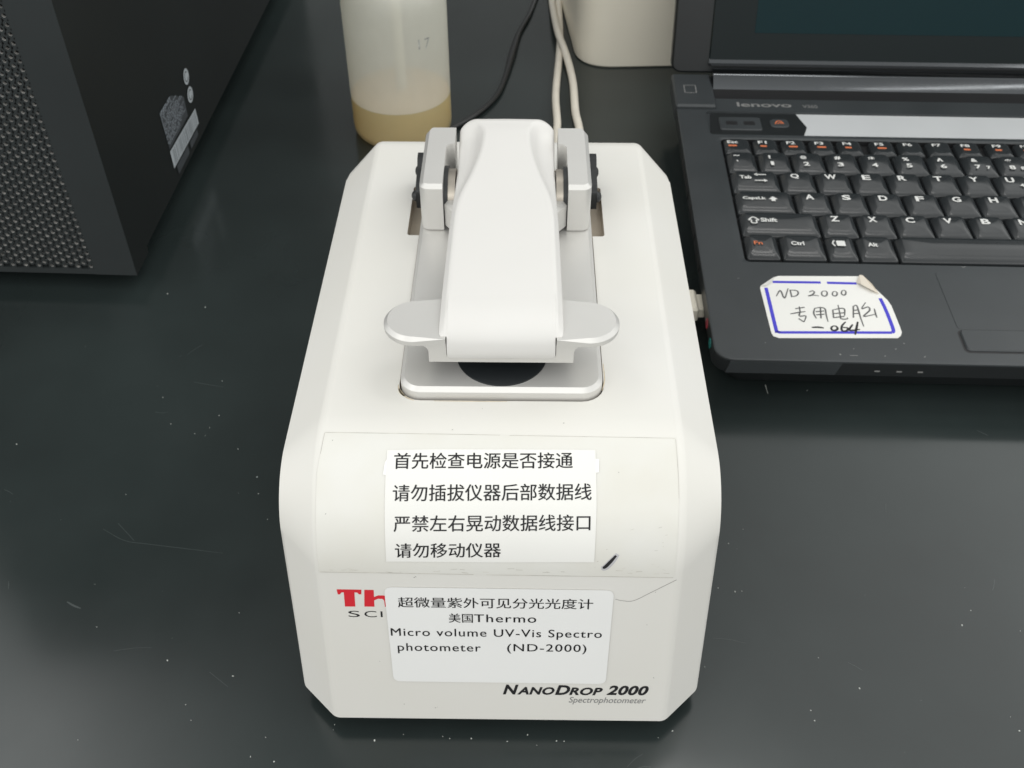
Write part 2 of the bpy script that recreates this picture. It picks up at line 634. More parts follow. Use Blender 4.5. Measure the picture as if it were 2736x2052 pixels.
# broad root beside the hinge with 45 degree shoulders
root = [(-23.2, 149.2), (-17.0, 141.0), (17.0, 141.0), (23.2, 149.2), (23.2, 153.5), (-23.2, 153.5)]
prism(bm, root, 111.0, 121.5, 1.3)
lower = obj("lower_arm", bm, M['alu'], SP)
stad = []
for k in range(25):
    a = R(-90 + 180 * k / 24)
    stad.append((28.1 + 10.2 * math.cos(a), 75.85 + 10.2 * math.sin(a)))
stad += [(-x, 151.7 - y) for x, y in stad]
for s in (1, -1):
    half = [(s * 17.7, 65.65)] + ([(28.1 + 10.2 * math.cos(R(-90 + 180 * k / 28)), 75.85 + 10.2 * math.sin(R(-90 + 180 * k / 28))) for k in range(29)]) + [(17.7, 86.05)]
    half[0] = (17.7, 65.65)
    bm = bmesh.new()
    hp = mirror(half, s)
    ins = inset(hp, 1.25)
    ins = [(math.copysign(max(17.7, abs(x)) if abs(x) < 19.1 else abs(x), x), y) for x, y in ins]
    # chamfer fades out at the slot
    rings = [[(x, y, 122.5) for x, y in inset(hp, 0.3)], [(x, y, 122.9) for x, y in hp]]
    rings.append([(x, y, 125.7 - (0 if abs(x) < 17.8 else 1.25)) for x, y in hp])
    rings.append([(ix, (iy if abs(x) > 17.8 else y), 125.7) for (ix, iy), (x, y) in zip(ins, hp)])
    loops(bm, rings)
    obj("finger_tab", bm, M['alu'], lower)

# white lever arm
def lerp_tab(tab, y):
    if y <= tab[0][0]:
        return tab[0][1]
    for (a, va), (b, vb) in zip(tab, tab[1:]):
        if y <= b:
            t = (y - a) / (b - a)
            return va + (vb - va) * t
    return tab[-1][1]


ZT = [(66.9, 125.9), (67.5, 126.6), (69, 127.7), (71, 128.6), (75, 129.6), (80, 130.2), (95, 130.9), (120, 131.6), (150, 132.7), (175, 133.4), (187, 133.6), (190.5, 133.1), (193, 131.9), (194.8, 129.8), (195.4, 127.6)]
WT = [(66.9, 19.3), (67.5, 19.7), (69, 19.9), (71, 20.0), (90, 19.9), (120, 19.5), (150, 18.8), (175, 18.9), (187, 19.1), (190.5, 19.0), (193, 18.5), (194.8, 17.4), (195.4, 16.4)]
TT = [(60, 17.9), (100, 17.6), (128, 17.3), (134, 16.7), (140, 15.9), (147.6, 13.7), (155, 11.9), (162.6, 10.4), (172, 9.0), (184, 8.7), (187.5, 9.6), (190.5, 12.6), (193, 13.6), (200, 12.6)]
ZS = [(60, -2.3), (120, -2.4), (134, -2.9), (146, -4.2), (160, -6.2), (172, -8.0), (184, -7.8), (188, -6.6), (191.5, -4.4), (200, -3.0)]
ys = sorted(set([t[0] for t in ZT] + [66 + 2.5 * k for k in range(3, 52)]))


def smooth_tab(tab, y, w=5.0):
    if y < 76 or y > 188:
        return lerp_tab(tab, y)
    return sum(lerp_tab(tab, y + d * w) for d in (-1, -0.5, 0, 0.5, 1)) / 5


rings = []
for y in ys:
    zt, w, t, dz = smooth_tab(ZT, y), smooth_tab(WT, y), smooth_tab(TT, y), smooth_tab(ZS, y)
    zbm = 125.6 if y < 88 else max(121.0, 125.6 - (y - 88) * 0.25)
    if y > 186:
        zbm = 121.0 + (y - 186) * 0.5
    t = min(t, w - 1.2)
    zs = max(zt + dz, zbm + 0.3)
    k = min(1.0, max(0.0, (w - t - 2.5) / 6.0))
    kk = k if y < 185 else k * max(-0.7, 1 - (y - 185) / 3.5)
    mid = ((t + w) / 2 - 1.2 * kk, (zt + zs) / 2 - 1.2 * kk)
    hp = [(0, zt + (0.15 if y > 95 else 0.15 * max(0, y - 84) / 11)), (t, zt), mid, (w, zs), (w - 0.2, zbm)]
    rr = [0, 1.9 - 0.5 * k, 2.2, min(1.4, 0.45 * (zs - zbm)), 0]
    hp = round_poly(hp, rr, 5, closed=False)
    full = [(x, z) for x, z in hp] + [(-x, z) for x, z in hp[::-1][:-1]]
    rings.append([(x, y, z) for x, z in full])
bm = bmesh.new()
loops(bm, rings)
tg = []
for (z, y) in ((118.3, 65.1), (118.8, 64.9), (121.5, 65.0), (123.4, 65.4), (124.6, 65.9), (125.4, 66.42), (125.97, 66.85), (126.67, 67.45), (127.77, 68.95), (128.67, 70.95), (129.66, 74.95), (130.24, 79.9)):
    q = 17.4 if z > 118.6 else 16.9
    tg.append([(x, yy, z) for x, yy in rrect(-q, y, q, 84, 0.5, 2)])
loops(bm, tg)
obj("lever_arm", bm, M['armwhite'], SP, 40)

# ---- things stuck to and printed on the sloping front (x across, s up along the curve)
_a, _zc, _yc, _ys, _zs = front_profile(40, 104.5, -0.8, 7.5, SLOPE)
S1 = math.hypot(_ys + 0.8, _zs - 7.5)
SOFF = 69.5 - S1      # labels were measured from a foot edge 2.5 mm lower
S2 = S1 + 40 * _a


def on_front(x, s, off):
    s = s - SOFF
    if s < S1:
        t = s / S1
        y, z = -0.8 + (_ys + 0.8) * t, 7.5 + (_zs - 7.5) * t
        ny, nz = -math.sin(_a), math.cos(_a)
    elif s < S2:
        ph = _a - (s - S1) / 40
        y, z = _yc - 40 * math.sin(ph), _zc + 40 * math.cos(ph)
        ny, nz = -math.sin(ph), math.cos(ph)
    else:
        y, z = _yc + s - S2, 104.5
        ny, nz = 0, 1
    return (x, y + ny * off, z + nz * off)


def front_print(name, vf, off, m, parent=None):
    bm = bmesh.new()
    vs_ = [bm.verts.new((x, y, 0)) for x, y in vf[0]]
    for f in vf[1]:
        try:
            bm.faces.new([vs_[i] for i in f])
        except ValueError:
            pass
    lo, hi = min(v[1] for v in vf[0]), max(v[1] for v in vf[0])
    s = math.floor(lo) + 1.0
    while s < hi:
        if hi > S1 + SOFF - 2:
            bmesh.ops.bisect_plane(bm, geom=bm.verts[:] + bm.edges[:] + bm.faces[:], plane_co=(0, s, 0), plane_no=(0, 1, 0))
        s += 1.0
    for v in bm.verts:
        v.co = on_front(v.co.x, v.co.y, off)
    for v in bm.verts:
        v.co *= 0.001
    bm.normal_update()
    for f in bm.faces:
        if f.normal.y > 0 or (abs(f.normal.y) < 0.05 and f.normal.z < 0):
            f.normal_flip()
    me = bpy.data.meshes.new(name)
    bm.to_mesh(me)
    bm.free()
    return link(name, me, m, parent or SP, 60)


tape_pts = [(-55.7, 115.6), (-56.9, 102), (-56.9, 68.8), (-30, 68.7), (0, 68.4), (30, 68.2), (55.2, 68.0), (55.7, 95), (55.4, 114.5), (28, 114.8), (0, 115.1), (-28, 115.4)]
tp = front_print("clear_tape", poly(tape_pts), 0.10, M['tape'])
dirt = [ribbon([(-55.6, 115.55), (-20, 115.3), (0, 115.1)], 0.16), ribbon([(3, 115.05), (28, 114.8), (55.3, 114.5)], 0.13),
        ribbon([(-56.7, 69.0), (-30, 68.8), (-8, 68.55)], 0.22), ribbon([(-4, 68.5), (30, 68.3), (55, 68.1)], 0.18),
        ribbon([(-55.7, 115.4), (-56.3, 108)], 0.12), ribbon([(55.4, 114.3), (55.7, 95)], 0.12)]
for k in range(26):
    x = random.uniform(-54, 54)
    s_ = 69.0 + abs(random.gauss(0, 1.2))
    dirt.append(ribbon([(x, s_), (x + random.uniform(0.3, 2.4), s_ + random.uniform(-0.25, 0.25))], random.uniform(0.07, 0.2)))
for k in range(14):
    x = random.uniform(30, 54)
    s_ = random.uniform(69.5, 86)
    dirt.append(ribbon([(x, s_), (x + random.uniform(0.3, 1.2), s_ + random.uniform(-0.2, 0.4))], random.uniform(0.06, 0.13)))
front_print("tape_dirt", merge(dirt), 0.14, M['tapeedge'], tp)

# instruction label
lab = front_print("instruction_label", poly([(-35.4, 109.4), (-35.5, 91), (-35.35, 73.5), (0, 73.6), (29.85, 74.0), (30.2, 92), (30.0, 110.1), (5, 110.0), (-20, 109.8)]), 0.32, M['paper'])
lab["label"] = "white paper label with four lines of black Chinese characters"
rows = [("首先检查电源是否接通", -33.0, 22.8, 103.2, 108.4, 0.75), ("请勿插拔仪器后部数据线", -33.0, 28.6, 93.2, 98.3, 1.0),
        ("严禁左右晃动数据线接口", -32.7, 28.3, 83.7, 88.8, 1.0), ("请勿移动仪器", -32.4, 0.6, 74.9, 79.9, 0.6)]
front_print("printed_text", merge([fit(text2d(t), a + dx, b + dx, c + dy, d + dy, e) for t, a, b, c, d, e in rows for dx, dy in ((-0.06, 0), (0.06, 0), (0, 0.05))]), 0.40, M['ink'], lab)

front_print("tape_tab", poly([(-36.3, 101.5), (-35.3, 101.3), (-35.3, 106.4), (-35.9, 105.2)]), 0.36, M['tabs'], lab)
front_print("tape_tab", poly([(29.9, 102.6), (31.0, 102.8), (31.1, 107.0), (30.0, 107.1)]), 0.36, M['tabs'], lab)

# yellowed grime along the seam of the plate
M_g = mat("seam_grime", (0.62, 0.53, 0.38), 0.6, var=(300, 0.2))
gr = []
for a0, a1, w in ((182, 258, 0.5), (196, 232, 0.9)):
    gr.append(ribbon([(-26.3 + 7.9 * math.cos(R(a)), 67.2 + 7.9 * math.sin(R(a))) for a in range(a0, a1, 6)], w, True))
gr.append(ribbon([(-22, 59.35), (-8, 59.3), (2, 59.35)], 0.3, True))
gr.append(ribbon([(33.9 + 0.35, 78), (34.3, 70), (33.2, 64.8)], 0.35, True))
bm = bmesh.new()
flat(bm, merge(gr), 104.53)
gm = obj("seam_grime", bm, M_g, SP, 0)
gm["kind"] = "stuff"

# name label
nl_poly = round_poly([(-36.7, 63.1), (-35.9, 21.0), (36.0, 20.8), (36.7, 62.7)], 2.6, 5)
nl = front_print("name_label", poly(nl_poly), 0.30, M['paper2'])
nl["label"] = "glossy white rounded label naming the instrument in Chinese and English"
tx = [fit(text2d("超微量紫外可见分光光度计"), -32.6, 30.2, 54.6, 59.0, 0.0),
      fit(text2d("美国"), -16.4, -8.6, 48.2, 52.2), fit(text2d("Thermo", space=1.12), -8.2, 12.0, 48.5, 51.9),
      fit(text2d("Micro volume UV-Vis Spectro", space=1.12), -35.6, 33.6, 41.0, 45.5),
      fit(text2d("photometer", space=1.12), -33.7, -6.2, 34.2, 38.8),
      fit(text2d("(ND-2000)", space=1.12), 2.6, 28.8, 34.6, 39.0)]
tx = tx + [([(x + 0.07, y) for x, y in v], f) for v, f in tx]
front_print("printed_text", merge(tx), 0.38, M['ink'], nl)

# maker's printing on the housing
T = poly([(-51.95, 61.75), (-51.75, 59.6), (-51.05, 59.6), (-50.6, 60.4), (-49.75, 60.5), (-49.85, 54.45), (-46.5, 54.45), (-46.35, 60.5), (-45.45, 60.45), (-44.9, 59.7), (-44.2, 59.7), (-44.0, 61.7)])
H = merge([poly([(-43.55, 54.5), (-40.3, 54.5), (-40.1, 61.65), (-43.1, 61.65)]),
           poly([(-40.25, 57.2), (-40.2, 58.6), (-38.9, 59.3), (-37.2, 59.35), (-35.5, 58.9), (-35.2, 54.5), (-36.9, 54.5), (-37.0, 57.2), (-37.6, 57.9), (-38.9, 57.9)])])
lg = front_print("maker_logo", merge([T, H]), 0.06, M['red'])
front_print("printed_text", merge([fit(text2d("S"), -49.0, -45.3, 49.9, 52.6), fit(text2d("C"), -43.8, -39.8, 49.9, 52.6), fit(text2d("I", 0.01), -38.5, -37.9, 50.0, 52.5)]), 0.06, M['ink'], lg)


def npx(p):
    return 1.3 + (p - 1080) / 665 * 49.3


big, sm = (15.0, 19.7), (15.0, 18.7)
bits = []
for t, a, b, (c, d) in (("N", 1078, 1150, big), ("ANO", 1144, 1316, sm), ("D", 1318, 1388, big), ("ROP", 1383, 1537, sm), ("2000", 1556, 1748, (15.2, 19.8))):
    bits.append(fit(text2d(t, 0.036, 0.26, 1.06), npx(a), npx(b), c, d))
ml = front_print("model_name", merge(bits), 0.06, M['ink'])
front_print("printed_text", merge([fit(text2d("Spectrophotometer", 0.0, 0.25), 23.8, 50.2, 10.5, 14.1)]), 0.06, M['greyink'], ml)

# pen mark, hair and specks on the front
pm = front_print("pen_mark", merge([ribbon([(32.6, 72.0), (33.3, 72.1), (35.0, 74.2), (36.6, 76.4)], 1.15, True)]), 0.20, M['ink'])
front_print("smudge", merge([ribbon([(32.2, 71.6), (33.4, 71.9), (35.3, 74.2), (37.1, 76.9)], 2.2, True)]), 0.16, M['smudge'], pm)
front_print("hair", merge([ribbon([(37.3, 58.8), (39.5, 58.2), (43.1, 58.2), (48.5, 61.8), (56.2, 67.2)], 0.16)]), 0.10, M['hair'])
sp = []
for x, s_ in ((-27, 67), (-26.4, 67.6), (-53, 112.5), (-33, 10), (-22, 8), (-21.5, 8.4), (48, 48), (52, 24), (-40, 30), (20, 120), (-15, 117), (37, 103), (-6, 126), (50, 62), (-54, 89)):
    a = random.uniform(0, 6.28)
    l = random.uniform(0.15, 0.45)
    sp.append(ribbon([(x, s_), (x + l * math.cos(a), s_ + l * math.sin(a))], random.uniform(0.12, 0.28)))
dsp = front_print("dirt_speck", merge(sp), 0.13, M['hair'])
dsp["kind"] = "stuff"

# ================================================================== the laptop
LT = thing("laptop", "open black laptop with worn keyboard and handwritten sticker on its palm rest", "laptop",
           (0.156246, 0.495715, 0.002105), (R(1.1366), 0, R(-1.868)))
LZ = 28.0
XL, XR, YF, YB = -59.0, 275.0, -147.5, 114.0


def lrect(d=0, r=9):
    return rrect(XL + d, YF + d, XR - d, YB - d, r, 6)


bm = bmesh.new()
rings = [[(x, y, 3.5) for x, y in lrect(12)], [(x, y, 6) for x, y in lrect(7.5)], [(x, y, 16.3) for x, y in lrect(2.2)], [(x, y, 17.0) for x, y in lrect(0.6)],
         [(x, y, 17.6) for x, y in lrect(0)], [(x, y, 25.0) for x, y in lrect(0)], [(x, y, 25.7) for x, y in lrect(0.25)], [(x, y, 26.0) for x, y in lrect(1.0)]]
loops(bm, rings)
bm.normal_update()
for f in bm.faces:
    if f.calc_center_median().z < 25.2 and f.normal.z < 0.5:
        f.material_index = 1
base = obj("base", bm, [M['deck'], M['side'], M['keywell']], LT)
cut = bmesh.new()
kp = rrect(-41, -75.8, 262, 42.2, 4, 4)
kin = rrect(-36.2, -74.2, 258, 41.0, 3, 4)
loops(cut, [[(x, y, 22.0) for x, y in kin], [(x, y, 25.0) for x, y in kin], [(x, y, 26.1) for x, y in kp], [(x, y, 30) for x, y in kp]])
for f in cut.faces:
    f.material_index = 2 if f.calc_center_median().z < 24.9 else 0
c1 = obj("cutter", cut, [M['deck'], M['side'], M['keywell']], LT)
cut = bmesh.new()
loops(cut, [[(x, y, 24.6) for x, y in rrect(-41.5, 45, 262, 70.8, 2, 3)], [(x, y, 30) for x, y in rrect(-42.5, 44.2, 263, 71.6, 3, 3)]])
c2 = obj("cutter", cut, [M['deck'], M['side'], M['keywell']], LT)
bpy.context.view_layer.update()
boolean(base, [c1, c2])
base.modifiers.new("normals", 'WEIGHTED_NORMAL').keep_sharp = True
# feet
for x in (-40, 250):
    for y in (-125, 95):
        bm = bmesh.new()
        zz = 0.8 if y < 0 else -3.6
        lathe(bm, [(6, zz), (6.5, zz + 0.5), (6.5, 5)], 20, (x, y))
        obj("foot", bm, M['black'], LT)
# front edge panel and its lamps
bm = bmesh.new()
loops(bm, [[(-53.5, YF - 0.25, 17.9), (-52.0, YF - 0.25, 24.8), (-1.5, YF - 0.25, 24.8), (-3.5, YF - 0.25, 17.9)], [(-53.5, YF + 1, 17.9), (-52.0, YF + 1, 24.8), (-1.5, YF + 1, 24.8), (-3.5, YF + 1, 17.9)]])
obj("front_cover", bm, M['deck'], LT)
for x in (14, 24, 33.5):
    bm = bmesh.new()
    box(bm, x, YF - 0.2, 20.2, x + 2.4, YF + 0.4, 20.9)
    obj("status_light", bm, M['faint'], LT)
# side sockets
for (y, m) in ((-117.0, 'jackred'), (-131.0, 'jackgreen')):
    bm = bmesh.new()
    rings = []
    for (x, r) in ((-58.7, 2.6), (-59.3, 2.6), (-59.3, 1.6), (-57.5, 1.6)):
        rings.append([(x, y + r * math.cos(2 * math.pi * k / 20), 20.6 + r * math.sin(2 * math.pi * k / 20)) for k in range(20)])
    loops(bm, rings)
    obj("audio_socket", bm, M[m], LT)
for (y0, y1) in ((-50, -22), (-12, 22), (-76, -60)):
    bm = bmesh.new()
    box(bm, -59.3, y0, 19, -58.5, y1, 23.6)
    obj("side_port", bm, M['keywell'], LT)

# media strip with two buttons
bm = bmesh.new()
box(bm, -30, 45.2, 24.3, 261.6, 70.6, 24.9)
ms = obj("media_strip", bm, M['silver'], LT)
bm = bmesh.new()
pl = [(-41.0, 45.6), (13.2, 45.6), (16.6, 55.5), (12.4, 70.2), (-39.0, 70.2)]
prism(bm, pl, 24.7, 25.25, 0.2)
obj("button_panel", bm, M['side'], ms)
bm = bmesh.new()
prism(bm, rrect(-35, 50.4, -10.2, 64.6, 1.6, 4), 25.0, 26.2, 0.5)
pb = obj("power_button", bm, M['deck'], ms)
bm = bmesh.new()
for a, b in ((-31, -24.4), (-20.6, -14)):
    prism(bm, rrect(a, 55.4, b, 59.4, 0.6, 2), 26.1, 26.3)
obj("button_mark", bm, M['keywell'], ms)
bm = bmesh.new()
prism(bm, rrect(-5, 54.0, 6.4, 63.2, 3.4, 5), 25.0, 26.1, 0.4)
obj("shortcut_button", bm, M['deck'], ms)
bm = bmesh.new()
flat(bm, merge([ribbon([(-2, 57.2), (-0.6, 60.2), (1.6, 60.2), (3.0, 57.2)], 0.8), ribbon([(-0.6, 57.4), (0.8, 58.8), (1.8, 57.4)], 0.6)]), 26.2)
obj("shortcut_icon", bm, M['orange'], ms)

# maker and model print on the bar behind the strip
bm = bmesh.new()
flat(bm, fit(text2d("lenovo", 0.02), -22.0, 11.0, 76.7, 82.0), 26.06)
flat(bm, fit(text2d("V360"), 17.6, 26.4, 76.4, 80.0), 26.06)
obj("printed_text", bm, M['faint'], LT)

# touchpad and its button
bm = bmesh.new()
prism(bm, rrect(56.4, -124.0, 140, -81.2, 2.4, 5), 25.5, 26.22, 0.25)
obj("touchpad", bm, M['deck'], LT)
bm = bmesh.new()
prism(bm, rrect(55.6, -139.8, 140.8, -124.3, 2.4, 5), 25.4, 26.05)
obj("button_gap", bm, M['keywell'], LT)
bm = bmesh.new()
prism(bm, rrect(56.6, -138.7, 139.8, -124.6, 2.2, 5), 25.6, 26.9, 0.6)
obj("touchpad_button", bm, M['deck'], LT)

# hinge cover, hinge bar, lid
bm = bmesh.new()
prism(bm, rrect(-59.6, 73.2, -35.2, 112, 1.6, 4), 18, 28.6, 1.2)
hc = obj("hinge_cover", bm, M['deck'], LT)
bm = bmesh.new()
fr = [ribbon([(-53, 88), (-46, 88)], 0.5), ribbon([(-46, 88), (-46, 97)], 0.5), ribbon([(-46, 97), (-53, 97)], 0.5), ribbon([(-53, 97), (-53, 88)], 0.5)]
flat(bm, merge(fr), 28.66)
obj("rubber_stop", bm, M['faint'], hc)
bm = bmesh.new()
prism(bm, [(-34.6, 86), (262, 86), (262, 97.2), (-34.6, 97.2)], 25.6, 26.1)
obj("hinge_gap_shade", bm, M['keywell'], LT)  # dark slab on the deck, the gap's shadow put in as colour
bm = bmesh.new()
hb = [(96.4, 22), (96.9, 25.2), (97.8, 26.2), (99.4, 27.75), (101.6, 29.68), (103.8, 31.5), (104.8, 32.2), (106.2, 32.5), (111.8, 32.5), (112.6, 31.8), (113, 24)]
loops(bm, [[(x, y, z) for y, z in hb] for x in (-34.4, 262)])
obj("hinge_bar", bm, M['chrome'], LT, 24)
TA = R(15)


def lidp(u, v, w):
    return (u, 115.5 + v * math.sin(TA) + w * math.cos(TA), 30.5 + v * math.cos(TA) - w * math.sin(TA))


def lid_slab(u0, v0, u1, v1, w0, w1, r, c=0.4):
    rr = rrect(u0, v0, u1, v1, r, 5)
    ri = inset(rr, c)
    b = bmesh.new()
    loops(b, [[lidp(u, v, w1) for u, v in rr], [lidp(u, v, w0 + c) for u, v in rr], [lidp(u, v, w0) for u, v in ri]])
    return b


lid = obj("screen_lid", lid_slab(-59.5, -3, 275, 212, 0, 7.5, 6, 1.2), M['side'], LT)
obj("bezel", lid_slab(-36.5, 2.0, 262, 206, -0.8, 1.5, 1.5, 0.7), M['bezel'], lid)
obj("screen", lid_slab(-10, 22, 248, 196, -0.95, 0.5, 1.0, 0.1), M['screen'], lid)
bm = bmesh.new()
lp = [(114.2, 33.0), (114.4, 34.6), (116.3, 36.25), (118.2, 37.8), (119.0, 38.0), (119.0, 33.0)]
loops(bm, [[(x, y, z) for y, z in lp] for x in (-36.5, 262)])
obj("lid_lip", bm, M['chrome'], lid, 24)

# keys
KX = lambda a: a
keys = []       # x0, x1, y0, y1, [legends]
U_ = 19.62


def leg(t, cx, cy, w, h, off=0.03, m=1):
    return (fit(text2d(t, off), cx - w / 2, cx + w / 2, cy - h / 2, cy + h / 2), m)


def letter_row(chars, cell0, y0, ly, w=4.6, h=4.6):
    for i, ch in enumerate(chars):
        x0 = cell0 + i * U_
        ww = {'I': 1.4, 'W': 6.4, 'M': 5.6, 'J': 3.6}.get(ch, w)
        L_ = [leg(ch, x0 + 7.9, ly, ww, h)]
        if ch == 'U':
            L_.append(leg('4', x0 + 13.4, ly - 4.6, 2.4, 3.0))
        if ch == 'I':
            L_.append(leg('5', x0 + 13.4, ly - 4.6, 2.4, 3.0))
        if ch == 'J':
            L_.append(leg('1', x0 + 13.4, ly - 4.6, 1.2, 3.0))
        keys.append((x0, x0 + U_, y0, y0 + U_, L_))


yQ, yA, yZ, yS, yN, yFn = -14.0, -33.6, -53.2, -72.6, 5.6, 25.3
frow = [("Esc", -35.4, -30.0), ("F1", -18.6, -12.9), ("F2", -2.5, 3.4), ("F3", 13.7, 19.6), ("F4", 29.7, 35.6), ("F5", 48.2, 54.0), ("F6", 64.3, 70.2),
        ("F7", 80.8, 86.7), ("F8", 97.2, 103.1), ("F9", 115.0, 120.9), ("F10", 131.2, 137), ("F11", 147.6, 153.4)]
for i, (t, x0, lx) in enumerate(frow):
    L_ = [leg(t, lx, 35.2, 5.0 if t != "Esc" else 6.0, 2.9, 0.02)]
    if t not in ("F6", "F7"):
        L_.append((poly(rrect(lx - 1.6 - (0 if i else 1.2), 30.6, lx + (3.6 if i in (2, 3, 5) else 2.2), 32.2, 0.6, 3)), 2))
    keys.append((x0, x0 + 15.6 + (1.0 if t == "Esc" else 0), yFn, 40.4, L_))
nums = ["!1", "@2", "#3", "$4", "%5", "^6", "&7", "*8", "(9", ")0"]
keys.append((-35.4, -17.7, yN, yN + U_, [leg("~", -29.6, 20.0, 3.4, 1.3), leg("`", -29.6, 15.2, 1.4, 1.4)]))
for i, t in enumerate(nums):
    x0 = -17.7 + 19.1 * i
    L_ = [leg(t[0], x0 + 6.6, 19.2, 1.2 if t[0] in "!" else 3.6, 3.4), leg(t[1], x0 + 7.6, 13.6, 1.8 if t[1] == '1' else 3.4, 3.8)]
    if i in (6, 7, 8):
        L_.append(leg(t[1], x0 + 13.4, 13.2, 2.4, 3.0))
    keys.append((x0, x0 + 19.1, yN, yN + U_, L_))
tab_icons = merge([ribbon([(-21.5, 1.2), (-15.6, 1.2)], 0.8), poly([(-22.4, 1.2), (-20.4, 2.6), (-20.4, -0.2)]), ribbon([(-22.4, -4.6), (-17, -4.6)], 0.8), poly([(-15.4, -4.6), (-17.4, -3.2), (-17.4, -6.0)])])
keys.append((-35.4, -7.9, yQ, yQ + U_, [leg("Tab", -27.2, -1.6, 6.4, 3.2), (tab_icons, 1)]))
letter_row("QWERTYUIOP", -7.9, yQ, 0.0)
up = poly([(-17.4, -22.3), (-14.9, -19.7), (-12.4, -22.3), (-13.8, -22.3), (-13.8, -24.0), (-16.0, -24.0), (-16.0, -22.3)])
keys.append((-35.4, -3.0, yA, yA + U_, [leg("CapsLk", -25.0, -22.0, 12.4, 3.2), (up, 1)]))
letter_row("ASDFGHJKL", -3.0, yA, -19.6)
up2 = merge([ribbon([(-30.8, -41.8), (-28.0, -39.2), (-25.2, -41.8)], 0.8), ribbon([(-30.6, -42.0), (-29.3, -42.0), (-29.3, -44.2), (-26.7, -44.2), (-26.7, -42.0), (-25.4, -42.0)], 0.7)])
keys.append((-35.4, 6.8, yZ, yZ + U_, [leg("Shift", -20.0, -41.4, 8.6, 3.4), (up2, 1)]))
letter_row("ZXCVBNM", 6.8, yZ, -39.3)
keys.append((-35.4, -17.0, yS, yS + U_, [leg("Fn", -28.3, -61.4, 4.4, 2.9, 0.02, 2)]))
keys.append((-17.0, 6.3, yS, yS + U_, [leg("Ctrl", -8.2, -61.2, 6.6, 3.2)]))
flag = merge([ribbon([(10.6, -63.2), (9.6, -60.8), (10.8, -58.4)], 0.7), poly(rrect(11.6, -63.0, 16.0, -58.6, 0.4, 2))])
keys.append((6.3, 22.3, yS, yS + U_, [(flag, 1)]))
keys.append((22.3, 42.2, yS, yS + U_, [leg("Alt", 29.9, -61.2, 5.0, 3.2)]))
keys.append((42.2, 140.0, yS, yS + U_, []))
for (x0, x1, y0, y1, L_) in keys:
    bm = bmesh.new()
    g = 0.55
    x0, x1, y0, y1 = x0 + g, x1 - g, y0 + g, y1 - g
    hgt = 27.6 if y1 - y0 > 16 else 27.0
    wide = x1 - x0 > 60
    small = y1 - y0 < 16
    b0 = rrect(x0, y0, x1, y1, 1.1, 3)
    b1 = rrect(x0 + 0.15, y0 + 0.2, x1 - 0.15, y1 - 0.1, 1.1, 3)
    t0 = rrect(x0 + 2.5, y0 + (1.2 if small else 4.2), x1 - 2.7, y1 - 1.0, 2.2, 3)
    t1 = rrect(x0 + 3.2, y0 + (1.7 if small else 5.0), x1 - 3.4, y1 - 1.5, 1.9, 3)
    cy = (y0 + (1.7 if small else 5.0) + y1 - 1.5) / 2
    yb_, yf_ = max(p[1] for p in t1), min(p[1] for p in t1)

    def roll(x, y):
        u = min(1.15, max(0.0, (yb_ - y) / (yb_ - yf_)))
        hw = (x1 - x0) / 2 - 3
        cc = 0.0 if wide else 0.30 * (1 - min(1, abs(x - (x0 + x1) / 2) / hw) ** 2)
        q_ = 0.0 if u < 0.38 else ((u - 0.38) ** 2 / 0.44 if u < 0.6 else 0.11 + (u - 0.6))
        return hgt - (0.6 if small else 3.4) * q_ - cc * (1 - u * 0.5)

    rings = [[(x, y, 22.2) for x, y in b0], [(x, y, 24.5) for x, y in b1], [(x, y, 25.0) for x, y in inset(b1, 0.35)],
             [(x, y, roll(x, y) - 0.14) for x, y in t0], [(x, y, roll(x, y)) for x, y in t1]]
    cx = (x0 + 3.2 + x1 - 3.4) / 2
    for k in (0.8, 0.6, 0.4, 0.2):
        ring = [(cx + (x - cx) * (k if not wide else 0.5 + 0.5 * k), cy + (y - cy) * k) for x, y in t1]
        rings.append([(x, y, roll(x, y)) for x, y in ring])
    loops(bm, rings)
    for vf, mi in L_:
        zt_ = max(roll(x, y) for x, y in vf[0])
        flat(bm, vf, zt_ + 0.03, mi)
    obj("key", bm, [M['key'], M['legend'], M['orange']], LT, 50)

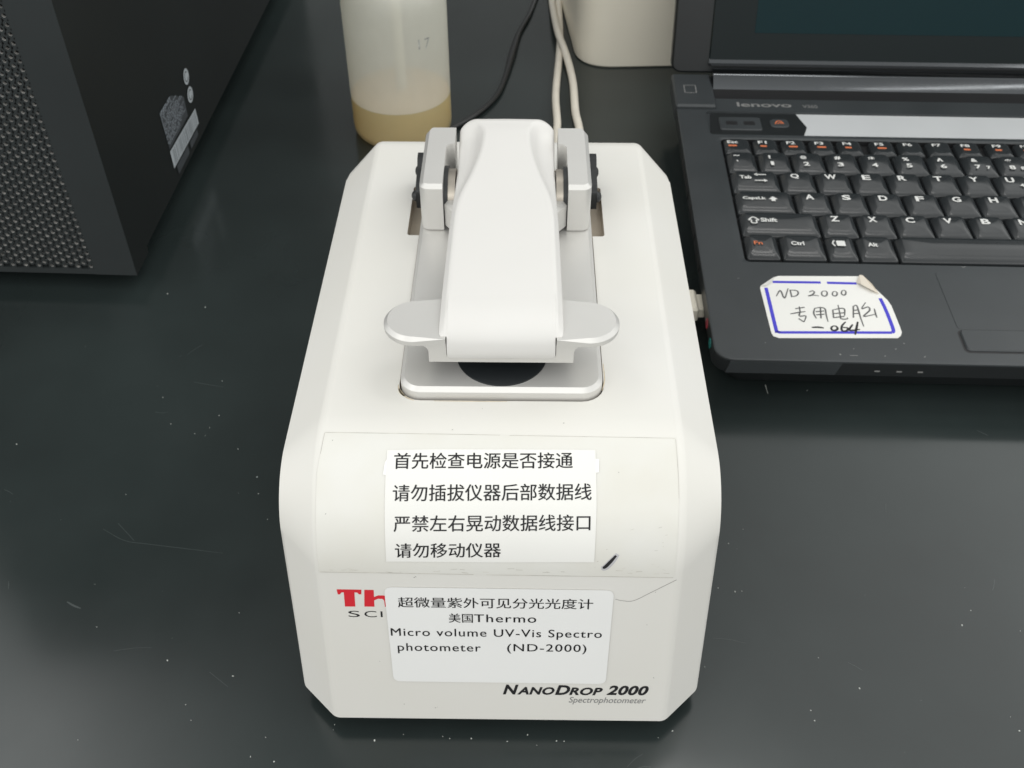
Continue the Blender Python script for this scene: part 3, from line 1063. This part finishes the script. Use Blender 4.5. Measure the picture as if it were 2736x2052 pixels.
# handwritten sticker on the palm rest
OUT = [(-21.8, -86.7), (-23.6, -87.7), (-31.5, -94.9), (-31.9, -96.5), (-31.1, -129.1), (-30.5, -131.3), (-28.0, -132.5), (27.0, -130.8), (28.7, -129.2), (29.7, -126.9), (29.8, -123.5), (29.2, -107.7), (28.2, -103.5), (20.0, -85.6)]
STROKES = [[(-24.9, -102.4), (-22.3, -98.0), (-21.2, -103.8), (-18.3, -96.3)], [(-17.5, -97.6), (-17.5, -102.5)], [(-17.9, -97.6), (-14.6, -97.8), (-13.9, -99.6), (-15.2, -101.8), (-17.9, -102.7)], [(-8.5, -98.8), (-6.7, -97.8), (-6.0, -99.0), (-7.5, -100.9), (-9.4, -101.8), (-6.7, -101.1), (-4.3, -101.6)], [(-1.2, -97.7), (-0.4, -97.8), (0.1, -98.4), (0.1, -99.5), (-0.3, -100.7), (-1.0, -101.5), (-1.8, -101.7), (-2.4, -101.3), (-2.7, -100.3), (-2.5, -99.1), (-1.9, -98.1), (-1.1, -97.7)], [(3.8, -98.0), (4.4, -98.0), (4.9, -98.6), (4.9, -99.5), (4.6, -100.5), (4.0, -101.2), (3.3, -101.4), (2.7, -101.0), (2.5, -100.2), (2.7, -99.2), (3.2, -98.3), (3.9, -97.9)], [(8.3, -96.9), (8.9, -96.9), (9.3, -97.6), (9.3, -98.6), (9.0, -99.6), (8.4, -100.4), (7.7, -100.6), (7.2, -100.1), (7.0, -99.3), (7.3, -98.2), (7.8, -97.3), (8.4, -96.9)],
           [(-17.2, -111.5), (-12.6, -110.3)], [(-20.2, -115.4), (-16.5, -114.3), (-12.7, -113.4)], [(-15.1, -109.8), (-15.3, -113.5), (-16.1, -116.8), (-13.1, -116.7), (-14.7, -121.1)], [(-16.8, -118.6), (-14.7, -121.0)], [(-7.9, -110.9), (-9.0, -114.5), (-8.4, -118.3)], [(-8.0, -111.0), (-5.2, -110.2), (-3.1, -111.2), (-3.3, -115.5), (-3.3, -120.5)], [(-7.9, -113.4), (-3.7, -112.7)], [(-8.1, -115.7), (-4.0, -115.1)], [(-5.1, -110.3), (-6.2, -118.2)], [(0.5, -111.8), (-0.2, -117.7)], [(0.5, -111.8), (5.9, -110.6), (5.4, -115.8)], [(0.4, -114.5), (5.5, -113.7)], [(0.1, -117.4), (5.2, -116.3)], [(3.7, -108.0), (3.3, -115.3), (3.3, -118.1), (6.0, -118.2), (6.4, -117.2)],
           [(10.8, -108.9), (9.2, -117.2)], [(10.7, -108.9), (12.4, -108.1), (12.7, -111.2), (12.6, -117.1), (12.8, -123.4)], [(10.4, -111.9), (12.4, -111.5)], [(10.0, -114.3), (12.4, -113.9)], [(17.3, -105.7), (14.5, -110.5), (17.7, -109.1), (18.0, -111.6), (14.2, -116.0), (17.6, -115.2), (19.9, -114.4)], [(20.5, -110.3), (20.3, -114.2), (20.4, -116.8)]]
BOLD = [[(-11.7, -124.8), (-8.7, -124.5), (-6.1, -125.0)], [(-1.2, -123.4), (-0.4, -123.5), (0.1, -124.0), (0.3, -124.9), (-0.1, -125.8), (-0.8, -126.4), (-1.7, -126.6), (-2.4, -126.3), (-2.7, -125.5), (-2.5, -124.6), (-1.9, -123.8), (-1.1, -123.4)], [(4.9, -120.3), (2.6, -123.4), (2.1, -126.5), (4.1, -126.7), (5.1, -124.7), (2.9, -124.3)], [(7.9, -122.0), (5.6, -126.2), (10.6, -125.5)], [(10.7, -120.0), (9.1, -124.8), (7.6, -129.3)]]
BLUE = [[(-25.1, -91.5), (-1.6, -91.2)], [(1.5, -91.3), (15.9, -91.4)], [(-29.0, -96.1), (-28.6, -126.2), (-28.3, -128.0), (-27.1, -128.8)], [(-27.6, -128.7), (25.0, -127.2)], [(25.0, -102.4), (25.7, -109.6), (26.1, -118.4), (26.1, -125.6), (25.0, -127.2)]]
FLAP = [(15.8, -90.9), (18.2, -85.8), (19.9, -85.6), (22.8, -92.6), (25.2, -99.6), (22.0, -98.2), (17.3, -94.0)]
bm = bmesh.new()
prism(bm, OUT, 26.03, 26.22)
st = obj("handwritten_sticker", bm, M['paper'], LT, 0)
st["label"] = "white sticker with blue border, handwriting and a peeled upper right corner"
bm = bmesh.new()
flat(bm, merge([ribbon(p, 1.75) for p in BLUE]), 26.27)
obj("blue_border", bm, M['blue'], st, 0)
bm = bmesh.new()
flat(bm, merge([ribbon(p, 0.8, True) for p in STROKES]), 26.32)
obj("handwriting", bm, M['pencil'], st, 0)
bm = bmesh.new()
flat(bm, merge([ribbon(p, 1.15, True) for p in BOLD]), 26.33)
obj("handwriting", bm, M['ink'], st, 0)
bm = bmesh.new()
zs_ = [26.5, 27.2, 26.9, 27.3, 26.5, 27.6, 27.8]
vs_ = [bm.verts.new((x, y, z)) for (x, y), z in zip(FLAP, zs_)]
bm.faces.new(vs_)
obj("peeled_corner", bm, M['beige'], st, 0)
bm = bmesh.new()
vs_ = [bm.verts.new(p) for p in ((-23.8, -87.6, 26.4), (-25.4, -92.2, 27.2), (-28.6, -95.2, 27.0), (-31.6, -95.0, 26.4))]
bm.faces.new(vs_)
obj("peeled_corner", bm, M['paper'], st, 0)
# scratches on the palm rest
sc_ = []
for (x, y, a, l, w) in ((2.5, -143.2, 0.0, 3.6, 0.35), (-1.5, -143.0, 2.3, 0.8, 0.7), (5, -139, 1.2, 0.8, 0.3), (24, -138.5, 0.6, 1.0, 0.4), (18, -143.4, 0.5, 0.9, 0.4), (36, -143.6, 0.9, 1.3, 0.4), (29, -134.6, 1.5, 0.6, 0.6), (20.6, -129.4, 0.4, 0.6, 0.3), (-42, -89, 0.3, 1.0, 0.3), (-35, -136, 1.0, 0.6, 0.3), (72, -76.6, 0.6, 1.6, 0.3), (72.0, -76.9, 2.4, 1.2, 0.3), (20, -60, 0.2, 0.3, 0.2)):
    sc_.append(ribbon([(x, y), (x + l * math.cos(a), y + l * math.sin(a))], w))
bm = bmesh.new()
flat(bm, merge(sc_), 26.05)
scr = obj("scratch", bm, M['faint'], LT, 0)
scr["kind"] = "stuff"

# ================================================================== USB plug in the laptop's side
bm = bmesh.new()
UB = thing("usb_plug", "off white usb plug pushed into the left side of the black laptop", "plug", (0.0, 0, 0.0))
prism(bm, rrect(74, 394.5, 92.2, 411.0, 1.5, 4), 9.0, 17.5, 1.2, 1.0)
obj("plug_body", bm, M['cream'], UB)
bm = bmesh.new()
prism(bm, rrect(91.8, 396.5, 95.6, 408.5, 0.8, 3), 10.6, 16.0, 0.6)
obj("plug_collar", bm, M['cream'], UB)
bm = bmesh.new()
tube(bm, catmull([(74.5, 402.8, 13.0), (70, 404, 12.0), (66.4, 412, 8), (64, 424, 3.0), (50, 440, 2.3), (30, 446, 2.3)]), 2.1, 12)
obj("plug_cable", bm, M['cable'], UB)

# ================================================================== computer tower on the left
TW = thing("computer_tower", "black computer tower with perforated front and pale stickers low on its side", "computer", (-0.19548, 0.4312, 0), (0, 0, R(-2.4)))
TWID, TDEP, THGT, TZ = 175.0, 420.0, 360.0, 10.0
bm = bmesh.new()
prism(bm, [(-TWID, 0.0), (0, 0.0), (0, TDEP), (-TWID, TDEP)], TZ + 3, TZ + THGT - 1, 1.0, 1.0)
for f in bm.faces:
    f.material_index = 0
box(bm, -TWID + 12, 20, 6, -14, TDEP - 12, TZ + 3.5)
obj("case", bm, M['towershade'], TW)
for x in (-TWID + 20, -24):
    for y in (32, TDEP - 40):
        bm = bmesh.new()
        lathe(bm, [(9, 0), (9.5, 0.8), (9.5, 7.5)], 24, (x, y))
        obj("foot", bm, M['black'], TW)
# front panel: a frame with the perforated field let into it
PX0, PX1, PZ0, PZ1 = -TWID + 21.5, -21.5, TZ + 3.2, TZ + 345
bm = bmesh.new()
box(bm, PX1 + 0.0, -20.0, TZ, 0.15, -0.02, TZ + THGT, 0)
box(bm, -TWID - 0.15, -20.0, TZ, PX0, -0.02, TZ + THGT, 0)
box(bm, PX0, -19.9, PZ1, PX1, -0.02, TZ + THGT - 0.1, 0)
box(bm, PX0, -19.9, TZ + 0.1, PX1, -0.02, PZ0, 0)
bm.normal_update()
for f in bm.faces:
    f.material_index = 1 if f.normal.x > 0.5 and f.calc_center_median().x > -5 else 0  # right-hand faces get the darker copy, side shade as colour
fp = obj("front_panel", bm, [M['tower'], M['towershade']], TW)
bm = bmesh.new()
px_, pz_ = 6.85, 4.2
nx = int((PX1 - PX0) / (px_ / 2)) + 1
nz = int((PZ1 - PZ0) / pz_) + 1
yf, yb = -19.4, -17.9
rh = 0.98
hexv = {}


def hv(x, y, z):
    k = (round(x, 2), round(y, 2), round(z, 2))
    if k not in hexv:
        hexv[k] = bm.verts.new((x, y, z))
    return hexv[k]


cellw, cellh = px_ / 2, pz_
for i in range(nx):
    cx = PX1 - 1.6 - i * cellw
    if cx < PX0 + 1.5:
        break
    for k in range(nz):
        cz = PZ0 + 1.6 + k * cellh + (cellh / 2 if i % 2 else 0)
        if cz > PZ1 - 1.5:
            continue
        N = 8
        ringo = []
        for a in range(N):
            t = 2 * math.pi * (a + 0.5) / N
            m_ = max(abs(math.cos(t)), abs(math.sin(t)))
            ringo.append((cx + math.cos(t) / m_ * cellw / 2, cz + math.sin(t) / m_ * cellh / 2))
        jit = 1.0 + random.uniform(-0.06, 0.06)
        ringi = [(cx + rh * jit * math.cos(2 * math.pi * (a + 0.5) / N), cz + rh * jit * math.sin(2 * math.pi * (a + 0.5) / N)) for a in range(N)]
        vo = [hv(x, yf, z) for x, z in ringo]
        vi = [bm.verts.new((x, yf, z)) for x, z in ringi]
        vb = [bm.verts.new((x, yb, z)) for x, z in ringi]
        for a in range(N):
            b = (a + 1) % N
            try:
                bm.faces.new((vo[a], vo[b], vi[b], vi[a])).material_index = 0
            except ValueError:
                pass
            bm.faces.new((vi[a], vi[b], vb[b], vb[a])).material_index = 1
for v in bm.verts:
    v.co *= 0.001
me = bpy.data.meshes.new("perforated_grille")
bm.to_mesh(me)
bm.free()
link("perforated_grille", me, [M['tower'], M['hole']], fp, 0)
bm = bmesh.new()
box(bm, PX0, -15.6, PZ0, PX1, -15.0, PZ1)
obj("grille_backing", bm, M['cavity'], fp)
for ch in TW.children:
    if ch is fp:
        ch.location.y += 0.0200
for ch in TW.children:
    if ch.name.startswith("case"):
        ch.location.y += 0.0203
# stickers on the right hand side (plane x=0.6)
XS = 0.25


def side_poly(name, vf, m, parent, dx=0.1):
    b = bmesh.new()
    vs2 = [b.verts.new((XS + dx, y, z)) for y, z in vf[0]]
    for f in vf[1]:
        b.faces.new([vs2[i] for i in f])
    return obj(name, b, m, parent, 0)


def ell(cy, cz, ry, rz, n=28):
    return poly([(cy + ry * math.cos(2 * math.pi * k / n), cz + rz * math.sin(2 * math.pi * k / n)) for k in range(n)])


side_poly("round_sticker", ell(130.4, 55.0, 4.6, 4.6), M['decal'], TW)
side_poly("round_sticker", ell(130.2, 43.6, 5.0, 4.6), M['decal'], TW)
for yy, zz in ((130.4, 55.0), (130.2, 43.6)):
    side_poly("sticker_emblem", merge([ribbon([(yy + 2.8 * math.cos(R(a)), zz + 2.8 * math.sin(R(a))) for a in range(40, 331, 29)], 0.7)]), M['decal2'], TW, 0.16)
bar = side_poly("barcode_sticker", poly([(80.6, 35.0), (80.7, 24.2), (133.0, 23.2), (132.8, 33.2)]), M['decal'], TW)
bars = []
y = 84.0
while y < 130:
    w = random.uniform(0.25, 1.1)
    zt_ = 34.0 - (y - 80) * 0.033
    bars.append(poly([(y, zt_ - 8.6), (y + w, zt_ - 8.6), (y + w, zt_), (y, zt_)]))
    y += w + random.uniform(0.5, 2.6)
side_poly("barcode_lines", merge(bars), M['decal3'], bar, 0.18)
tl = []
for k in range(17):
    z = 58.2 - k * 1.24
    y = 80.0 + k * 0.05
    yend = [98, 101, 99, 107, 104, 106, 113, 116, 110, 112, 118, 114, 117, 113, 117, 108, 104][k]
    while y < yend:
        w = random.uniform(0.8, 3.2)
        h = 1.0 if k in (0, 1) else random.uniform(0.55, 0.8)
        if random.random() < 0.86:
            tl.append(poly([(y, z), (y + w, z), (y + w, z + h), (y, z + h)]))
        y += w + random.uniform(0.35, 1.1)
side_poly("printed_text", merge(tl), M['decalt'], TW)
side_poly("spec_sticker", poly([(79.6, 59.0), (81, 36.0), (119, 36.0), (119.4, 48), (101, 58.6)]), M['decal2'], TW, 0.05)
side_poly("small_sticker", merge([poly([(85, 23.0), (85, 17.6), (108, 17.8), (108, 22.8)]), poly([(112, 22.5), (112, 18), (128, 18.3), (128, 22.3)])]), M['decal2'], TW, 0.12)

# ================================================================== bottle
BT = thing("plastic_bottle", "translucent plastic bottle holding a little amber liquid, behind the white instrument", "bottle", (-0.0700, 0.600, 0))
Rb = 31.2
prof = [(20, 1.6), (24, 0.3), (27, 0.0), (29.4, 1.0), (30.8, 3.4), (Rb, 7), (Rb, 26.0), (Rb, 30), (Rb, 60), (Rb, 84), (30.7, 89), (29.2, 94), (26.5, 98.5), (22, 103), (17.5, 107), (15, 111), (14.5, 116), (14.5, 124)]
bm = bmesh.new()
lathe(bm, prof, 72)
for f in bm.faces:
    f.material_index = 1 if f.calc_center_median().z < 25.9 else 0
obj("bottle_body", bm, [M['ldpe'], M['ldpewet']], BT, 60)
bm = bmesh.new()
lathe(bm, [(20, 2.6), (26, 1.4), (28.6, 2.2), (30.0, 4.6), (30.5, 8), (30.5, 26), (30.2, 26.2)], 72)
for f in bm.faces:
    if f.calc_center_median().z > 26.1:
        f.material_index = 1
obj("liquid", bm, [M['liquid'], M['liquidtop']], BT, 60)
bm = bmesh.new()
tube(bm, [(1, 3, 3), (0.5, 2, 60), (0, 0, 124)], 3.4, 16)
obj("dip_tube", bm, M['tube'], BT)
bm = bmesh.new()
lathe(bm, [(16.5, 113), (17, 114), (17, 131), (16, 132.5)], 40)
obj("cap", bm, M['cream'], BT)
# faded figures on the wall
b2 = bmesh.new()
for vf in (fit(text2d("1"), 15.6, 16.5, 66.0, 72.0), fit(text2d("7"), 19.0, 22.0, 65.2, 71.6)):
    vs2 = []
    for x, z in vf[0]:
        a = math.asin(x / (Rb + 0.12))
        vs2.append(b2.verts.new(((Rb + 0.12) * math.sin(a), -(Rb + 0.12) * math.cos(a), z)))
    for f in vf[1]:
        b2.faces.new([vs2[i] for i in f])
obj("faded_figures", b2, M['fadeink'], BT, 0)

# ================================================================== cream box behind the laptop lid
bm = bmesh.new()
pl = round_poly([(46.5, 680.5), (150, 684.5), (146, 800), (37.0, 800)], [26, 8, 8, 8], 12)
prism(bm, pl, 0.0, 150, 3.0, 1.2)
tag(obj("plastic_box", bm, M['cream'], None, 40), "cream plastic box with a rounded corner standing behind the laptop screen", "box")

# ================================================================== cables lying behind the instrument
c1p = [(44.5, 430, 22), (45.5, 455, 14), (45.0, 500, 4), (44, 560, 2.7), (42.9, 594.8, 2.7), (41.5, 615.6, 2.7), (41.7, 650.1, 2.7), (40.5, 672, 3.2), (37.8, 693.4, 5.5), (33.6, 718.9, 7.6), (31.6, 752.8, 6.0), (30.7, 788.9, 3.0), (29, 840, 2.7)]
bm = bmesh.new()
tube(bm, catmull(c1p, 6), 2.6, 14)
tag(obj("data_cable", bm, M['cable'], None, 60), "off white cable crossing over the other one behind the instrument, right of its twin", "cable", "white cables behind the instrument")
c2p = [(28, 430, 22), (28, 455, 14), (28, 500, 4), (28.2, 560, 2.6), (28.3, 584.7, 2.6), (29.2, 602.5, 2.6), (29.0, 629.1, 2.6), (30.0, 650.1, 2.6), (32.9, 687.2, 2.6), (35.0, 720, 2.6), (35.6, 752.8, 2.6), (36.2, 788.9, 2.6), (38, 840, 2.6)]
bm = bmesh.new()
tube(bm, catmull(c2p, 6), 2.5, 14)
tag(obj("data_cable", bm, M['cable'], None, 60), "off white cable passing under its twin, the one left at the instrument's back", "cable", "white cables behind the instrument")
c3p = [(-75, 545, 1.9), (-52, 580, 1.9), (-28.6, 606.0, 1.9), (-15.8, 625.9, 1.9), (-8.6, 643.9, 1.9), (-3.9, 668.5, 1.9), (-0.4, 694.4, 1.9), (4.9, 731.6, 1.9), (12.7, 762.7, 1.9), (17.7, 790.0, 1.9), (28, 850, 1.9)]
pts = catmull(c3p, 6)
rad = [1.7 + 1.0 * math.exp(-((p.y - 700) / 28) ** 2) for p in pts]
bm = bmesh.new()
tube(bm, pts, rad, 12)
tag(obj("power_cable", bm, M['bcable'], None, 60), "thin black cable curving over the bench between bottle and white cables", "cable")

# ================================================================== dust on the bench
SPECKS = [(-181.1, 428.4), (-158.9, 417.2), (-212.0, 386.7), (-164.6, 350.5), (-156.7, 333.0), (-144.4, 326.8), (-139.3, 325.6), (-138.4, 330.6), (-135.7, 338.5), (-122.9, 317.3), (-111.4, 300.7), (-109.1, 291.2), (-102.8, 277.1), (-139.0, 361.8), (-166.0, 290.7), (-223.2, 320.2), (-165.8, 244.1), (-159.3, 224.4), (-128.7, 209.9), (-117.8, 191.8), (-114.5, 185.7), (-152.6, 178.2), (-82.3, 170.2), (-90.8, 172.0), (-105.9, 230.8), (-103.0, 203.3), (96.3, 271.9), (89.1, 264.4), (81.7, 242.4), (90.8, 240.9), (178.4, 231.9), (172.9, 225.2), (194.4, 222.6), (114.7, 211.0), (127.0, 198.3), (107.4, 189.5), (107.9, 185.5), (178.3, 187.0), (179.6, 181.6), (-63.3, 182.0), (-48.3, 178.0), (-38.3, 180.3), (-86.8, 179.2), (-63.1, 184.0), (71.6, 207.2), (51.5, 179.0), (56.8, 181.6), (-24.4, 179.5), (-21.9, 178.7), (-14.3, 178.7), (-1.7, 177.6), (5.5, 180.1), (8.7, 176.2), (15.6, 177.8), (18.3, 177.7), (88.1, 240.6), (140.2, 355.2), (153.3, 361.4)]
bm = bmesh.new()
rnd = random.Random(11)


def flake(x, y, r, k=1.0):
    n = rnd.randint(5, 7)
    st_, a0 = rnd.uniform(0.45, 1.0), rnd.uniform(0, 3.14)
    lo, hi = [], []
    for i in range(n):
        t = 2 * math.pi * i / n
        q = r * rnd.uniform(0.6, 1.2)
        u, v = q * math.cos(t), q * st_ * math.sin(t)
        lo.append((x + u * math.cos(a0) - v * math.sin(a0), y + u * math.sin(a0) + v * math.cos(a0), 0.01))
        hi.append((x + 0.7 * (u * math.cos(a0) - v * math.sin(a0)), y + 0.7 * (u * math.sin(a0) + v * math.cos(a0)), r * 0.7 * k + 0.01))
    loops(bm, [lo, hi])


for i, (x, y) in enumerate(SPECKS):
    flake(x, y, rnd.choice((0.2, 0.26, 0.32, 0.42)))
for k in range(60):
    x, y = rnd.uniform(-230, 260), rnd.uniform(150, 620)
    flake(x, y, rnd.uniform(0.05, 0.10))
for p in ([(120.9, 358.8), (121.0, 355.7), (121.1, 353.0)],):
    tube(bm, catmull([(x, y, 0.16) for x, y in p], 4), 0.15, 6)
o = obj("dust_specks", bm, M['dust'], None, 0)
o["kind"] = "stuff"
o["label"] = "pale dust flakes and fibres scattered on the dark bench"
o["category"] = "dust"

# faint scratches and wipe marks
rs = random.Random(5)
SC = [[(-170.5, 272.0), (-160, 266), (-150, 264.2), (-135, 262), (-118, 259.5)], [(-165, 275), (-156, 266)], [(-150, 214), (-142, 215.2), (-136, 215.4)], [(-112, 205), (-104, 199)]]
for k in range(26):
    x, y, a, l = rs.uniform(-230, 240), rs.uniform(165, 420), rs.uniform(0, 3.14), rs.uniform(4, 16)
    SC.append([(x, y), (x + l / 2 * math.cos(a), y + l / 2 * math.sin(a) + rs.uniform(-0.6, 0.6)), (x + l * math.cos(a), y + l * math.sin(a))])
bm = bmesh.new()
flat(bm, merge([ribbon(p, rs.uniform(0.12, 0.24), True) for p in SC] + [ribbon([(-174.3, 235.9), (-171.1, 234.1), (-168.1, 232.9)], 0.75, True)]), 0.012)
o = obj("bench_scratches", bm, M['scratch'], None, 0)
o["kind"] = "stuff"
o["label"] = "faint hairline scratches and wipe marks in the dark bench surface"
o["category"] = "scratches"
